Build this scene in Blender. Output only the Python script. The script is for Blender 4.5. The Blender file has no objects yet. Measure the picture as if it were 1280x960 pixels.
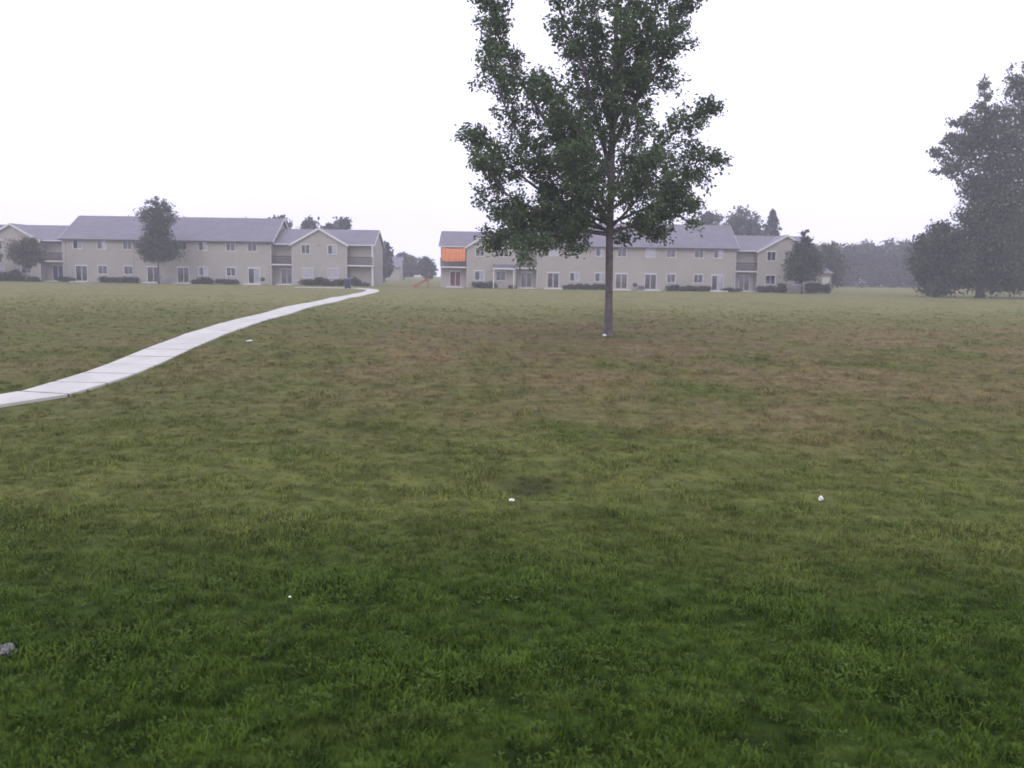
import bpy, math, random
import numpy as np
from mathutils import Vector, Matrix, noise
random.seed(7); np.random.seed(7)
R = math.radians
sc = bpy.context.scene
col = sc.collection

# ------------------------------------------------------------------ camera
cam_d = bpy.data.cameras.new("camera"); cam = bpy.data.objects.new("camera", cam_d); col.objects.link(cam)
F_PX, PITCH, ROLL, CAM_Z = 1108.0, R(7.1), R(0.85), 1.9
cam_d.sensor_width = 36.0; cam_d.lens = 36.0 * F_PX / 1280.0
cam_d.clip_start = 0.1; cam_d.clip_end = 4000
fw = Vector((0, math.cos(PITCH), -math.sin(PITCH)))
r0 = Vector((1, 0, 0)); u0 = r0.cross(fw)
rt = r0 * math.cos(ROLL) + u0 * math.sin(ROLL); up = u0 * math.cos(ROLL) - r0 * math.sin(ROLL)
M = Matrix((( rt.x, up.x, -fw.x, 0), (rt.y, up.y, -fw.y, 0), (rt.z, up.z, -fw.z, CAM_Z), (0, 0, 0, 1)))
cam.matrix_world = M
cam_d.dof.use_dof = True; cam_d.dof.focus_distance = 10.0; cam_d.dof.aperture_fstop = cam_d.lens / 1000 / 0.014
sc.camera = cam

# ------------------------------------------------------------------ world, sun, exposure
SKY_STRENGTH = 0.12
wd = bpy.data.worlds.new("World"); sc.world = wd; wd.use_nodes = True
nt = wd.node_tree; N = nt.nodes; L = nt.links; N.clear()
o_ = N.new("ShaderNodeOutputWorld"); bg = N.new("ShaderNodeBackground"); bg.inputs[1].default_value = SKY_STRENGTH
sky = N.new("ShaderNodeTexSky"); sky.sky_type = 'NISHITA'; sky.sun_disc = False
sky.sun_elevation = R(35); sky.sun_rotation = R(200); sky.air_density = 1.0; sky.dust_density = 5.0
tc = N.new("ShaderNodeTexCoord"); nz = N.new("ShaderNodeTexNoise"); nz.inputs["Scale"].default_value = 2.2
nz.inputs["Detail"].default_value = 4.0
cr = N.new("ShaderNodeValToRGB")
cr.color_ramp.elements[0].position = 0.3; cr.color_ramp.elements[0].color = (10.6, 10.3, 12.8, 1)
cr.color_ramp.elements[1].position = 0.7; cr.color_ramp.elements[1].color = (12.0, 11.7, 14.3, 1)
mx = N.new("ShaderNodeMixRGB"); mx.inputs[0].default_value = 0.94       # a closed rain-cloud deck over the clear sky
L.new(tc.outputs["Generated"], nz.inputs["Vector"]); L.new(nz.outputs["Fac"], cr.inputs[0])
L.new(sky.outputs[0], mx.inputs[1]); L.new(cr.outputs[0], mx.inputs[2]); L.new(mx.outputs[0], bg.inputs[0]); L.new(bg.outputs[0], o_.inputs[0])
sd = bpy.data.lights.new("sun", 'SUN'); sd.energy = 0.5; sd.angle = R(30); sd.color = (1.0, 0.97, 0.93)
sun = bpy.data.objects.new("sun", sd); col.objects.link(sun); sun.rotation_euler = (R(55), 0, R(-20))
sc.view_settings.view_transform = 'Standard'; sc.view_settings.look = 'None'
sc.view_settings.exposure = 0.0; sc.view_settings.gamma = 1.0
sc.cycles.volume_bounces = 1; sc.cycles.transparent_max_bounces = 16
sc.cycles.max_bounces = 6

HAZE = 0.0015
GRASS_BANDS = [(2.6, 6, 380, .8), (6, 10, 220, .85), (10, 16, 90, .9), (16, 26, 34, 1.0), (26, 62, 10, 1.1)]

# ------------------------------------------------------------------ helpers
def tag(o, label=None, cat=None, group=None, kind=None):
    if label: o['label'] = label
    if cat: o['category'] = cat
    if group: o['group'] = group
    if kind: o['kind'] = kind
    return o
def empty(name, loc, label, cat, group=None):
    o = bpy.data.objects.new(name, None); o.empty_display_size = 0.5; col.objects.link(o); o.location = loc
    return tag(o, label, cat, group)
def link(name, me, mat, parent=None):
    o = bpy.data.objects.new(name, me); col.objects.link(o)
    if mat is not None and not me.materials: me.materials.append(mat)
    if parent is not None: o.parent = parent
    return o
class MB:
    def __init__(s): s.v = []; s.f = []; s.sm = False
    def box(s, x0, x1, y0, y1, z0, z1):
        b = len(s.v)
        s.v += [(x0,y0,z0),(x1,y0,z0),(x1,y1,z0),(x0,y1,z0),(x0,y0,z1),(x1,y0,z1),(x1,y1,z1),(x0,y1,z1)]
        s.f += [(b,b+3,b+2,b+1),(b+4,b+5,b+6,b+7),(b,b+1,b+5,b+4),(b+1,b+2,b+6,b+5),(b+2,b+3,b+7,b+6),(b+3,b,b+4,b+7)]
        return s
    def quad(s, a, b, c, d):
        n = len(s.v); s.v += [a, b, c, d]; s.f.append((n, n+1, n+2, n+3)); return s
    def poly(s, pts):
        n = len(s.v); s.v += list(pts); s.f.append(tuple(range(n, n+len(pts)))); return s
    def prism(s, pts, d):                                    # polygon swept by vector d
        n = len(s.v); k = len(pts); d = Vector(d)
        s.v += [tuple(p) for p in pts] + [tuple(Vector(p)+d) for p in pts]
        s.f.append(tuple(range(n, n+k))); s.f.append(tuple(range(n+2*k-1, n+k-1, -1)))
        for i in range(k): j = (i+1) % k; s.f.append((n+i, n+k+i, n+k+j, n+j))
        return s
    def tube(s, pts, rad, sides=8):
        pts = [Vector(p) for p in pts]; n0 = len(s.v); ref = Vector((0.13, 1, 0.07)).normalized()
        for i, p in enumerate(pts):
            t = (pts[min(i+1, len(pts)-1)] - pts[max(i-1, 0)]).normalized()
            rr = ref if abs(t.dot(ref)) < 0.9 else Vector((1, 0, 0))
            a = t.cross(rr).normalized(); b = t.cross(a)
            for k in range(sides):
                an = 2*math.pi*k/sides; s.v.append(tuple(p + (a*math.cos(an)+b*math.sin(an))*rad[i]))
        for i in range(len(pts)-1):
            for k in range(sides):
                q = (k+1) % sides; s.f.append((n0+i*sides+k, n0+i*sides+q, n0+(i+1)*sides+q, n0+(i+1)*sides+k))
        s.f.append(tuple(range(n0, n0+sides))); e = n0+(len(pts)-1)*sides; s.f.append(tuple(range(e+sides-1, e-1, -1)))
        return s
    def build(s, name, mat, parent=None, smooth=False):
        me = bpy.data.meshes.new(name); me.from_pydata(s.v, [], s.f); me.validate(); me.update()
        import bmesh
        bm = bmesh.new(); bm.from_mesh(me); bmesh.ops.recalc_face_normals(bm, faces=bm.faces); bm.to_mesh(me); bm.free()
        if smooth:
            for p in me.polygons: p.use_smooth = True
        return link(name, me, mat, parent)

def smooth(a, b, t):
    t = min(1.0, max(0.0, (t-a)/(b-a))); return t*t*(3-2*t)
def ground(x, y):
    """lawn: falls gently from the camera into a swale, climbs a bank and levels out towards the buildings"""
    k = [(-60, 0.0), (0, -0.15), (4, -0.30), (8, -0.74), (11.5, -0.93), (14, -0.93), (18, -0.76), (22, -0.56), (26, -0.34), (30, -0.19), (36, -0.10), (50, -0.04), (80, 0.0), (5000, 0.0)]
    yy = y + 0.06*x if y < 60 else y
    z = 0
    for i in range(len(k)-1):
        if yy <= k[i+1][0] or i == len(k)-2:
            p0 = k[max(i-1,0)]; p1 = k[i]; p2 = k[i+1]; p3 = k[min(i+2, len(k)-1)]
            t = min(1, max(0, (yy-p1[0])/(p2[0]-p1[0])))
            m1 = (p2[1]-p0[1])/(p2[0]-p0[0])*(p2[0]-p1[0]) if i else 0; m2 = (p3[1]-p1[1])/(p3[0]-p1[0])*(p2[0]-p1[0]) if p3[0] > p1[0] else 0
            z = (2*t**3-3*t*t+1)*p1[1] + (t**3-2*t*t+t)*m1 + (-2*t**3+3*t*t)*p2[1] + (t**3-t*t)*m2
            break
    fade = 1 - smooth(70, 100, y)
    z += fade*(0.05*noise.noise((x*0.13, y*0.13, 1.7)) + 0.02*noise.noise((x*0.5, y*0.5, 4.2)))
    z -= 0.16*math.exp(-((x-0.3)/1.1)**2 - ((y-11.6)/0.55)**2)                # small hollow in the swale
    return z

# ------------------------------------------------------------------ materials
def mat(name, base, rough=0.8, spec=0.3, var=0.0, vscale=2.0, bump=0.0, bscale=20.0, metal=0.0, base2=None):
    m = bpy.data.materials.new(name); m.use_nodes = True; t = m.node_tree; n = t.nodes; l = t.links
    b = n["Principled BSDF"]; b.inputs["Roughness"].default_value = rough; b.inputs["Specular IOR Level"].default_value = spec; b.inputs["Metallic"].default_value = metal
    tc = n.new("ShaderNodeTexCoord")
    if var or base2:
        z = n.new("ShaderNodeTexNoise"); z.inputs["Scale"].default_value = vscale; z.inputs["Detail"].default_value = 6; z.inputs["Roughness"].default_value = 0.65
        l.new(tc.outputs["Object"], z.inputs["Vector"])
        c = n.new("ShaderNodeValToRGB"); c.color_ramp.elements[0].position = 0.33; c.color_ramp.elements[1].position = 0.67
        b2 = base2 or tuple(x*(1-var) for x in base)
        c.color_ramp.elements[0].color = (*b2, 1); c.color_ramp.elements[1].color = (*[min(1, x*(1+var)) for x in base], 1)
        l.new(z.outputs["Fac"], c.inputs[0]); l.new(c.outputs[0], b.inputs["Base Color"])
    else: b.inputs["Base Color"].default_value = (*base, 1)
    if bump:
        z = n.new("ShaderNodeTexNoise"); z.inputs["Scale"].default_value = bscale; z.inputs["Detail"].default_value = 5
        l.new(tc.outputs["Object"], z.inputs["Vector"])
        bp = n.new("ShaderNodeBump"); bp.inputs["Strength"].default_value = bump; bp.inputs["Distance"].default_value = 0.03
        l.new(z.outputs["Fac"], bp.inputs["Height"]); l.new(bp.outputs[0], b.inputs["Normal"])
    return m
def siding_mat(name, base):
    m = mat(name, base, 0.75, 0.25, 0.06, 0.35); t = m.node_tree; n = t.nodes; l = t.links
    w = n.new("ShaderNodeTexWave"); w.wave_type = 'BANDS'; w.bands_direction = 'Z'; w.wave_profile = 'SAW'; w.inputs["Scale"].default_value = 2.6
    tc = n.new("ShaderNodeTexCoord"); l.new(tc.outputs["Object"], w.inputs["Vector"])
    bp = n.new("ShaderNodeBump"); bp.inputs["Strength"].default_value = 0.4; bp.inputs["Distance"].default_value = 0.015
    l.new(w.outputs["Fac"], bp.inputs["Height"]); l.new(bp.outputs[0], n["Principled BSDF"].inputs["Normal"]); return m
def roof_mat(name, base):
    m = mat(name, base, 0.55, 0.5, 0.14, 0.8); t = m.node_tree; n = t.nodes; l = t.links
    br = n.new("ShaderNodeTexBrick"); br.inputs["Scale"].default_value = 3.0; br.inputs["Mortar Size"].default_value = 0.02
    br.inputs["Color1"].default_value = (1,1,1,1); br.inputs["Color2"].default_value = (.6,.6,.6,1); br.inputs["Mortar"].default_value = (0,0,0,1)
    tc = n.new("ShaderNodeTexCoord"); l.new(tc.outputs["Object"], br.inputs["Vector"])
    bp = n.new("ShaderNodeBump"); bp.inputs["Strength"].default_value = 0.3; bp.inputs["Distance"].default_value = 0.02
    l.new(br.outputs["Color"], bp.inputs["Height"]); l.new(bp.outputs[0], n["Principled BSDF"].inputs["Normal"]); return m

def grass_color(t, darker=1.0, leaf=False):
    """lawn colours as a function of place: greener near the swale, dry brown on the bank, straw-green on the flat"""
    n = t.nodes; l = t.links
    g = n.new("ShaderNodeNewGeometry"); sp = n.new("ShaderNodeSeparateXYZ"); l.new(g.outputs["Position"], sp.inputs[0])
    def nz(scale, det=4, rough=0.6, off=0.0, stretch=(1,1,1)):
        mp = n.new("ShaderNodeMapping"); mp.inputs["Location"].default_value = (off, off*1.7, off*0.3); mp.inputs["Scale"].default_value = stretch
        l.new(g.outputs["Position"], mp.inputs[0])
        z = n.new("ShaderNodeTexNoise"); z.inputs["Scale"].default_value = scale; z.inputs["Detail"].default_value = det; z.inputs["Roughness"].default_value = rough
        l.new(mp.outputs[0], z.inputs["Vector"]); return z.outputs["Fac"]
    def ramp(src, p0, p1, v0=0.0, v1=1.0):
        r = n.new("ShaderNodeMapRange"); r.interpolation_type = 'SMOOTHSTEP'
        r.inputs[1].default_value = p0; r.inputs[2].default_value = p1; r.inputs[3].default_value = v0; r.inputs[4].default_value = v1
        l.new(src, r.inputs[0]); return r.outputs[0]
    def math_(op, a, b):
        m = n.new("ShaderNodeMath"); m.operation = op; m.use_clamp = False
        for i, q in enumerate((a, b)):
            if isinstance(q, (int, float)): m.inputs[i].default_value = q
            else: l.new(q, m.inputs[i])
        return m.outputs[0]
    def mix(f, a, b):
        m = n.new("ShaderNodeMixRGB")
        if isinstance(f, (int, float)): m.inputs[0].default_value = f
        else: l.new(f, m.inputs[0])
        for i, q in ((1, a), (2, b)):
            if isinstance(q, tuple): m.inputs[i].default_value = (*[c*darker for c in q], 1)
            else: l.new(q, m.inputs[i])
        return m.outputs[0]
    fine = nz(5.0, 6, 0.7)
    base = mix(ramp(fine, 0.3, 0.7), GREEN_D, GREEN_L)
    # the lawn changes with the ground: lush by the viewer, pale in the swale, drier up the bank, straw-green on the flat
    yy = math_('ADD', sp.outputs[1], math_('MULTIPLY', math_('SUBTRACT', nz(0.16, 3, 0.5, 3.0), 0.5), 7.0))
    base = mix(math_('MULTIPLY', ramp(yy, 5.5, 11.0), ramp(nz(0.7, 5, 0.65, 9.0), 0.25, 0.6, 0.55, 1.0)), base, YELLOW)
    base = mix(math_('MULTIPLY', ramp(yy, 12.5, 17.0), 0.75), base, MIDGREEN)
    base = mix(math_('MULTIPLY', ramp(nz(0.8, 5, 0.7, 14.0), 0.52, 0.72), 0.40), base, YELLOW)
    bx = math_('ADD', ramp(sp.outputs[0], -8.5, -2.0), math_('MULTIPLY', ramp(sp.outputs[0], -12.0, -18.0), 0.4))
    bank = math_('MULTIPLY', math_('MULTIPLY', ramp(yy, 13.0, 20.0), ramp(yy, 30.0, 52.0, 1.0, 0.35)), math_('MAXIMUM', bx, 0.45))
    base = mix(math_('MULTIPLY', bank, ramp(nz(0.30, 6, 0.72, 21.0), 0.34, 0.66, 0.15, 0.95)), base, BROWN)
    base = mix(math_('MULTIPLY', ramp(yy, 30.0, 60.0), 0.80), base, STRAW)
    gp = math_('MULTIPLY', ramp(nz(0.35, 6, 0.7, 40.0), 0.50, 0.66), ramp(sp.outputs[1], 11.0, 15.0, 0.25, 0.55))
    base = mix(gp, base, PATCH)
    # one darker, ragged-edged spot of colour in the swale
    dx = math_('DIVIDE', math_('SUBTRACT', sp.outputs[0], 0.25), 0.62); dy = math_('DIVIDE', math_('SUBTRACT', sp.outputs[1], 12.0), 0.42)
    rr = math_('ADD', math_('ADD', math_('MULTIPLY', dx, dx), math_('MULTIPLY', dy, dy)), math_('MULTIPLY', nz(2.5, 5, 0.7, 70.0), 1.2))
    base = mix(ramp(rr, 1.7, 0.6, 0.0, 0.5), base, DARK_SPOT)
    # tufts and thin spots
    sh = ramp(nz(2.2, 7, 0.75, 55.0), 0.3, 0.7, 0.6, 1.35)
    hv = n.new("ShaderNodeHueSaturation"); l.new(base, hv.inputs["Color"]); l.new(sh, hv.inputs["Value"])
    return hv.outputs[0]
DARK_SPOT = (0.032, 0.030, 0.018); GREEN_D = (0.019, 0.041, 0.005); GREEN_L = (0.056, 0.092, 0.011)
YELLOW = (0.120, 0.135, 0.036); MIDGREEN = (0.108, 0.118, 0.036); STRAW = (0.215, 0.205, 0.085); BROWN = (0.190, 0.140, 0.072); PATCH = (0.062, 0.095, 0.014)
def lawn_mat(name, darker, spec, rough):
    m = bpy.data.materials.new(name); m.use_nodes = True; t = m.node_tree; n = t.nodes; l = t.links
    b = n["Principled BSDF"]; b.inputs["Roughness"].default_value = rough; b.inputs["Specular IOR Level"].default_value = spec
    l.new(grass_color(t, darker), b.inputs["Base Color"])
    g = n.new("ShaderNodeNewGeometry"); z = n.new("ShaderNodeTexNoise"); z.inputs["Scale"].default_value = 9; z.inputs["Detail"].default_value = 8; z.inputs["Roughness"].default_value = 0.7
    l.new(g.outputs["Position"], z.inputs["Vector"])
    bp = n.new("ShaderNodeBump"); bp.inputs["Strength"].default_value = 0.8; bp.inputs["Distance"].default_value = 0.06
    l.new(z.outputs["Fac"], bp.inputs["Height"]); l.new(bp.outputs[0], b.inputs["Normal"]); return m
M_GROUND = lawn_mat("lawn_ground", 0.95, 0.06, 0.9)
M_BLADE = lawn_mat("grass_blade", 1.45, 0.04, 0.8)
M_BLADE.node_tree.nodes["Bump"].inputs["Strength"].default_value = 0.0
M_WEED = mat("weed_leaf", (0.075, 0.125, 0.022), 0.8, 0.05, 0.3, 4)
M_CONC = mat("concrete_slab", (0.52, 0.51, 0.46), 0.6, 0.35, 0.12, 1.3, 0.25, 30)
M_BED = mat("path_bed", (0.03, 0.03, 0.022), 0.95, 0.1)
M_SIDING = siding_mat("beige_siding", (0.36, 0.34, 0.30))
M_ROOF = roof_mat("roof_shingle", (0.145, 0.137, 0.165))
M_CORNER = mat("beige_corner_board", (0.42, 0.40, 0.38), 0.6)
M_TRIM = mat("white_trim", (0.62, 0.61, 0.62), 0.5, 0.4, 0.05, 3)
M_GUTTER = mat("dark_gutter", (0.06, 0.055, 0.06), 0.5)
M_RAIL = mat("brown_railing", (0.055, 0.045, 0.05), 0.7)
M_BLIND = mat("window_blind", (0.85, 0.83, 0.86), 0.8)
M_CURTAIN = mat("tan_curtain", (0.30, 0.23, 0.19), 0.9)
M_DOORBLUE = mat("blue_door", (0.045, 0.05, 0.12), 0.5)
M_DOORRED = mat("maroon_door", (0.14, 0.045, 0.055), 0.6)
M_STOOP = mat("stoop_concrete", (0.62, 0.60, 0.62), 0.6, 0.4, 0.06, 3)
M_ORANGE = mat("orange_cloth", (0.74, 0.27, 0.12), 0.9, 0.2, 0.08, 2.0)
M_ORANGE2 = mat("orange_plastic", (0.36, 0.09, 0.06), 0.4, 0.5, 0.1, 3)
M_BIN = mat("blue_bin_plastic", (0.03, 0.035, 0.09), 0.45, 0.5, 0.1, 3)
M_GREYMETAL = mat("grey_metal", (0.22, 0.21, 0.24), 0.5, 0.5, 0.1, 3)
M_PAPER = mat("crumpled_paper", (0.75, 0.75, 0.73), 0.8, 0.2, 0.05, 20)
M_STONE = mat("pale_stone", (0.17, 0.17, 0.165), 0.8, 0.3, 0.25, 6, 0.5, 12)
M_BARK = mat("grey_bark", (0.13, 0.11, 0.11), 0.85, 0.2, 0.35, 5, 0.9, 14)
def glass_mat():
    m = bpy.data.materials.new("window_glass"); m.use_nodes = True; t = m.node_tree; n = t.nodes; l = t.links; n.clear()
    o = n.new("ShaderNodeOutputMaterial"); mx = n.new("ShaderNodeMixShader"); tr = n.new("ShaderNodeBsdfTransparent"); gl = n.new("ShaderNodeBsdfGlossy")
    gl.inputs["Roughness"].default_value = 0.05; tr.inputs[0].default_value = (0.93, 0.94, 0.95, 1)
    fr = n.new("ShaderNodeFresnel"); fr.inputs[0].default_value = 1.6
    l.new(fr.outputs[0], mx.inputs[0]); l.new(tr.outputs[0], mx.inputs[1]); l.new(gl.outputs[0], mx.inputs[2]); l.new(mx.outputs[0], o.inputs[0]); return m
M_GLASS = glass_mat()
def leaf_mat(name, c0, c1, trans=0.25, sc_=1.2):
    m = bpy.data.materials.new(name); m.use_nodes = True; t = m.node_tree; n = t.nodes; l = t.links
    b = n["Principled BSDF"]; b.inputs["Roughness"].default_value = 0.5; b.inputs["Specular IOR Level"].default_value = 0.3
    g = n.new("ShaderNodeNewGeometry"); z = n.new("ShaderNodeTexNoise"); z.inputs["Scale"].default_value = sc_; z.inputs["Detail"].default_value = 3
    l.new(g.outputs["Position"], z.inputs["Vector"])
    a = n.new("ShaderNodeMath"); a.operation = 'MULTIPLY_ADD'; a.inputs[1].default_value = 0.45; l.new(g.outputs["Random Per Island"], a.inputs[0]); 
    s2 = n.new("ShaderNodeMath"); s2.operation = 'MULTIPLY_ADD'; s2.inputs[1].default_value = 1.3; s2.inputs[2].default_value = -0.38; l.new(z.outputs["Fac"], s2.inputs[0]); l.new(s2.outputs[0], a.inputs[2])
    c = n.new("ShaderNodeMixRGB"); c.inputs[1].default_value = (*c0, 1); c.inputs[2].default_value = (*c1, 1); c.use_clamp = True
    l.new(a.outputs[0], c.inputs[0]); l.new(c.outputs[0], b.inputs["Base Color"])
    tr = n.new("ShaderNodeBsdfTranslucent"); l.new(c.outputs[0], tr.inputs[0])
    mx = n.new("ShaderNodeMixShader"); mx.inputs[0].default_value = trans
    l.new(b.outputs[0], mx.inputs[1]); l.new(tr.outputs[0], mx.inputs[2]); l.new(mx.outputs[0], n["Material Output"].inputs[0]); return m
M_LEAF = leaf_mat("leaf_main", (0.016, 0.042, 0.022), (0.15, 0.22, 0.075), 0.32, 1.1)
M_LEAF_D = leaf_mat("leaf_dark", (0.024, 0.038, 0.028), (0.11, 0.135, 0.08), 0.2, 0.5)
M_LEAF_T = leaf_mat("leaf_tall", (0.014, 0.028, 0.020), (0.15, 0.18, 0.10), 0.25, 0.35)
M_LEAF_B = leaf_mat("leaf_shrub", (0.03, 0.042, 0.026), (0.075, 0.09, 0.045), 0.15, 1.0)
M_LEAF_O = leaf_mat("leaf_olive", (0.05, 0.06, 0.035), (0.10, 0.105, 0.055), 0.2, 0.8)
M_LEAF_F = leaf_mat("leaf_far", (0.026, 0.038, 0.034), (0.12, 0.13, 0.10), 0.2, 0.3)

# ------------------------------------------------------------------ ground
def grid_axis(segs):
    out = []
    for a, b, s in segs:
        n = max(1, int(round((b-a)/s)))
        out += [a + (b-a)*i/n for i in range(n)]
    out.append(segs[-1][1]); return out
gy = grid_axis([(-60, 0, 8), (0, 3, 1), (3, 16, 0.16), (16, 40, 0.35), (40, 100, 1.5), (100, 150, 6), (150, 420, 45)])
gx = grid_axis([(-330, -150, 60), (-150, -40, 7), (-40, -12, 1.5), (-12, 12, 0.22), (12, 40, 1.5), (40, 150, 7), (150, 330, 60)])
vs = [(x, y, ground(x, y)) for y in gy for x in gx]; nx = len(gx)
fs = [(j*nx+i, j*nx+i+1, (j+1)*nx+i+1, (j+1)*nx+i) for j in range(len(gy)-1) for i in range(nx-1)]
me = bpy.data.meshes.new("lawn"); me.from_pydata(vs, [], fs); me.update()
for p in me.polygons: p.use_smooth = True
tag(link("lawn", me, M_GROUND), kind='structure')

# ------------------------------------------------------------------ concrete path of single slabs
PATH = [(-22.0, 15.3), (-15.0, 16.0), (-11.6, 16.7), (-10.1, 17.6), (-9.72, 19.6), (-9.65, 21.9), (-9.75, 24.2), (-9.92, 27.0), (-10.2, 31.0), (-10.65, 37.4), (-11.2, 46.0), (-11.9, 59.0), (-12.8, 77.0), (-13.6, 86.0), (-15.1, 93.5), (-17.6, 98.4), (-21.0, 100.2), (-25.5, 100.5)]
def spline(P, step):
    P = [Vector((p[0], p[1], 0)) for p in P]; out = []
    for i in range(len(P)-1):
        p0 = P[max(i-1, 0)]; p1 = P[i]; p2 = P[i+1]; p3 = P[min(i+2, len(P)-1)]
        for k in range(40):
            t = k/40; out.append(0.5*((2*p1)+(p2-p0)*t+(2*p0-5*p1+4*p2-p3)*t*t+(3*p1-p0-3*p2+p3)*t**3))
    out.append(P[-1]); res = [out[0]]; acc = 0
    for a, b in zip(out, out[1:]):
        d = (b-a).length; 
        while acc + d >= step:
            f = (step-acc)/d; a = a + (b-a)*f; d = (b-a).length; acc = 0; res.append(a.copy())
        acc += d
    return res
def make_path(P, width, step, label_unused=None):
    pts = spline(P, step); bed = MB(); slabs = []
    def edge(i):
        t = (pts[min(i+1, len(pts)-1)] - pts[max(i-1, 0)]).normalized(); return Vector((t.y, -t.x, 0))
    for i in range(len(pts)-1):
        a, b = pts[i], pts[i+1]; na, nb = edge(i), edge(i+1); g = 0.032*random.uniform(.8, 1.25); d = (b-a).normalized()
        def P3(p, s, dz): return (p.x+s.x, p.y+s.y, ground(p.x, p.y) + dz)
        w = width/2
        bed.poly([P3(a, na*-(w-.02), .043), P3(a, na*(w-.02), .043), P3(b, nb*(w-.02), .043), P3(b, nb*-(w-.02), .043)])
        a2, b2 = a+d*g, b-d*g; ti = random.uniform(-.004, .004)
        top = [P3(a2, na*-w, .05+ti), P3(a2, na*w, .05+ti), P3(b2, nb*w, .05-ti), P3(b2, nb*-w, .05-ti)]
        ins = 0.012; cx = sum((Vector(q) for q in top), Vector())/4
        low = [(q[0], q[1], q[2]-0.10) for q in top]; mid = [(q[0], q[1], q[2]-0.01) for q in top]
        tp = [tuple(Vector(q) + (cx-Vector(q)).normalized()*ins) for q in top]
        m = MB(); m.v = low + mid + tp
        m.f = [(8, 9, 10, 11)] + [(k, (k+1) % 4, 4+(k+1) % 4, 4+k) for k in range(4)] + [(4+k, 4+(k+1) % 4, 8+(k+1) % 4, 8+k) for k in range(4)]
        slabs.append(m)
    root = bed.build("path", M_BED); tag(root, kind='structure')
    for m in slabs: m.build("paving_slab", M_CONC, root)
    return root
make_path(PATH, 1.25, 1.32)

# ------------------------------------------------------------------ buildings
YB = 114.0
def facade(mb, x0, x1, z0, z1, y, ops, depth=0.14):
    """front wall sheet at depth y with true openings and reveals"""
    xs = sorted({x0, x1} | {o[0] for o in ops} | {o[1] for o in ops}); zs = sorted({z0, z1} | {o[2] for o in ops} | {o[3] for o in ops})
    for i in range(len(xs)-1):
        for j in range(len(zs)-1):
            cx, cz = (xs[i]+xs[i+1])/2, (zs[j]+zs[j+1])/2
            if any(o[0] < cx < o[1] and o[2] < cz < o[3] for o in ops): continue
            mb.quad((xs[i], y, zs[j]), (xs[i+1], y, zs[j]), (xs[i+1], y, zs[j+1]), (xs[i], y, zs[j+1]))
    for a, b, c, d in ops:
        mb.quad((a, y, c), (b, y, c), (b, y+depth, c), (a, y+depth, c)); mb.quad((a, y, d), (b, y, d), (b, y+depth, d), (a, y+depth, d))
        mb.quad((a, y, c), (a, y, d), (a, y+depth, d), (a, y+depth, c)); mb.quad((b, y, c), (b, y, d), (b, y+depth, d), (b, y+depth, c))
def window(root, cx, z0, w, h, y, style):
    a, b, c, d = cx-w/2, cx+w/2, z0, z0+h
    f = MB(); t = 0.05
    f.box(a-t, b+t, y-.045, y-.004, d, d+.10); f.box(a-t, b+t, y-.06, y-.004, c-t, c); f.box(a-t, a, y-.04, y-.004, c, d); f.box(b, b+t, y-.04, y-.004, c, d)
    f.box(a, b, y+.03, y+.08, d-.05, d); f.box(a, b, y+.03, y+.08, c, c+.05); f.box(a, a+.05, y+.03, y+.08, c+.05, d-.05); f.box(b-.05, b, y+.03, y+.08, c+.05, d-.05)
    f.box(cx-.03, cx+.03, y+.03, y+.085, c+.05, d-.05)
    wo = f.build("window", M_TRIM, root)
    for q in ((a+.05, cx-.03), (cx+.03, b-.05)):
        MB().box(q[0], q[1], y+.045, y+.06, c+.05, d-.05).build("pane", M_GLASS, wo)
    if style in ('half', 'full', 'tan', 'halfL'):
        m = MB(); x0, x1 = {'half': (cx, b), 'halfL': (a, cx), 'full': (a, b), 'tan': (a, b)}[style]; k = 8
        for i in range(k):
            xa = x0+(x1-x0)*i/k; xb = x0+(x1-x0)*(i+1)/k; xm = (xa+xb)/2
            m.quad((xa, y+.075, c), (xm, y+.09, c), (xm, y+.09, d), (xa, y+.075, d)); m.quad((xm, y+.09, c), (xb, y+.075, c), (xb, y+.075, d), (xm, y+.09, d))
        m.build("curtain", M_CURTAIN if style == 'tan' else M_BLIND, wo)
    return (a, b, c, d)
def door(root, cx, y, style='glass', w=1.4, z0=0.16, h=1.9):
    a, b, c, d = cx-w/2, cx+w/2, z0, z0+h; f = MB(); t = 0.07
    f.box(a-t*1.3, b+t*1.3, y-.06, y-.004, d, d+.13); f.box(a-t, a, y-.045, y-.004, c, d); f.box(b, b+t, y-.045, y-.004, c, d); f.box(a, b, y+.02, y+.08, c, c+.05); f.box(a, b, y+.02, y+.08, d-.05, d)
    f.box(cx-.035, cx+.035, y+.02, y+.085, c+.05, d-.05)
    do = f.build("door", M_TRIM, root)
    if style in ('blue', 'red'):
        m = MB().box(a, cx-.035, y+.035, y+.075, c+.05, d-.05).box(cx+.035, b, y+.035, y+.075, c+.05, d-.05)
        m.box(a+.12, cx-.15, y+.02, y+.036, c+1.05, d-.25).box(cx+.15, b-.12, y+.02, y+.036, c+1.05, d-.25)
        m.build("door_leaf", M_DOORBLUE if style == 'blue' else M_DOORRED, do)
    else:
        for q in ((a, cx-.035), (cx+.035, b)): MB().box(q[0], q[1], y+.045, y+.06, c+.05, d-.05).build("pane", M_GLASS, do)
        if style == 'tan': MB().box(a+.1, b-.1, y+.12, y+.14, c, d).build("curtain", M_CURTAIN, do)
        if style == 'half': MB().box(cx, b, y+.12, y+.14, c, d).build("curtain", M_BLIND, do)
    MB().box(cx+.06, cx+.09, y-.03, y+.03, c+.85, c+1.15).build("handle", M_GREYMETAL, do)
    MB().box(cx-1.15, cx+1.15, y-1.15, y-.06, -0.05, 0.12).build("stoop", M_STOOP, root)
    return (a, b, c, d)
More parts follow.
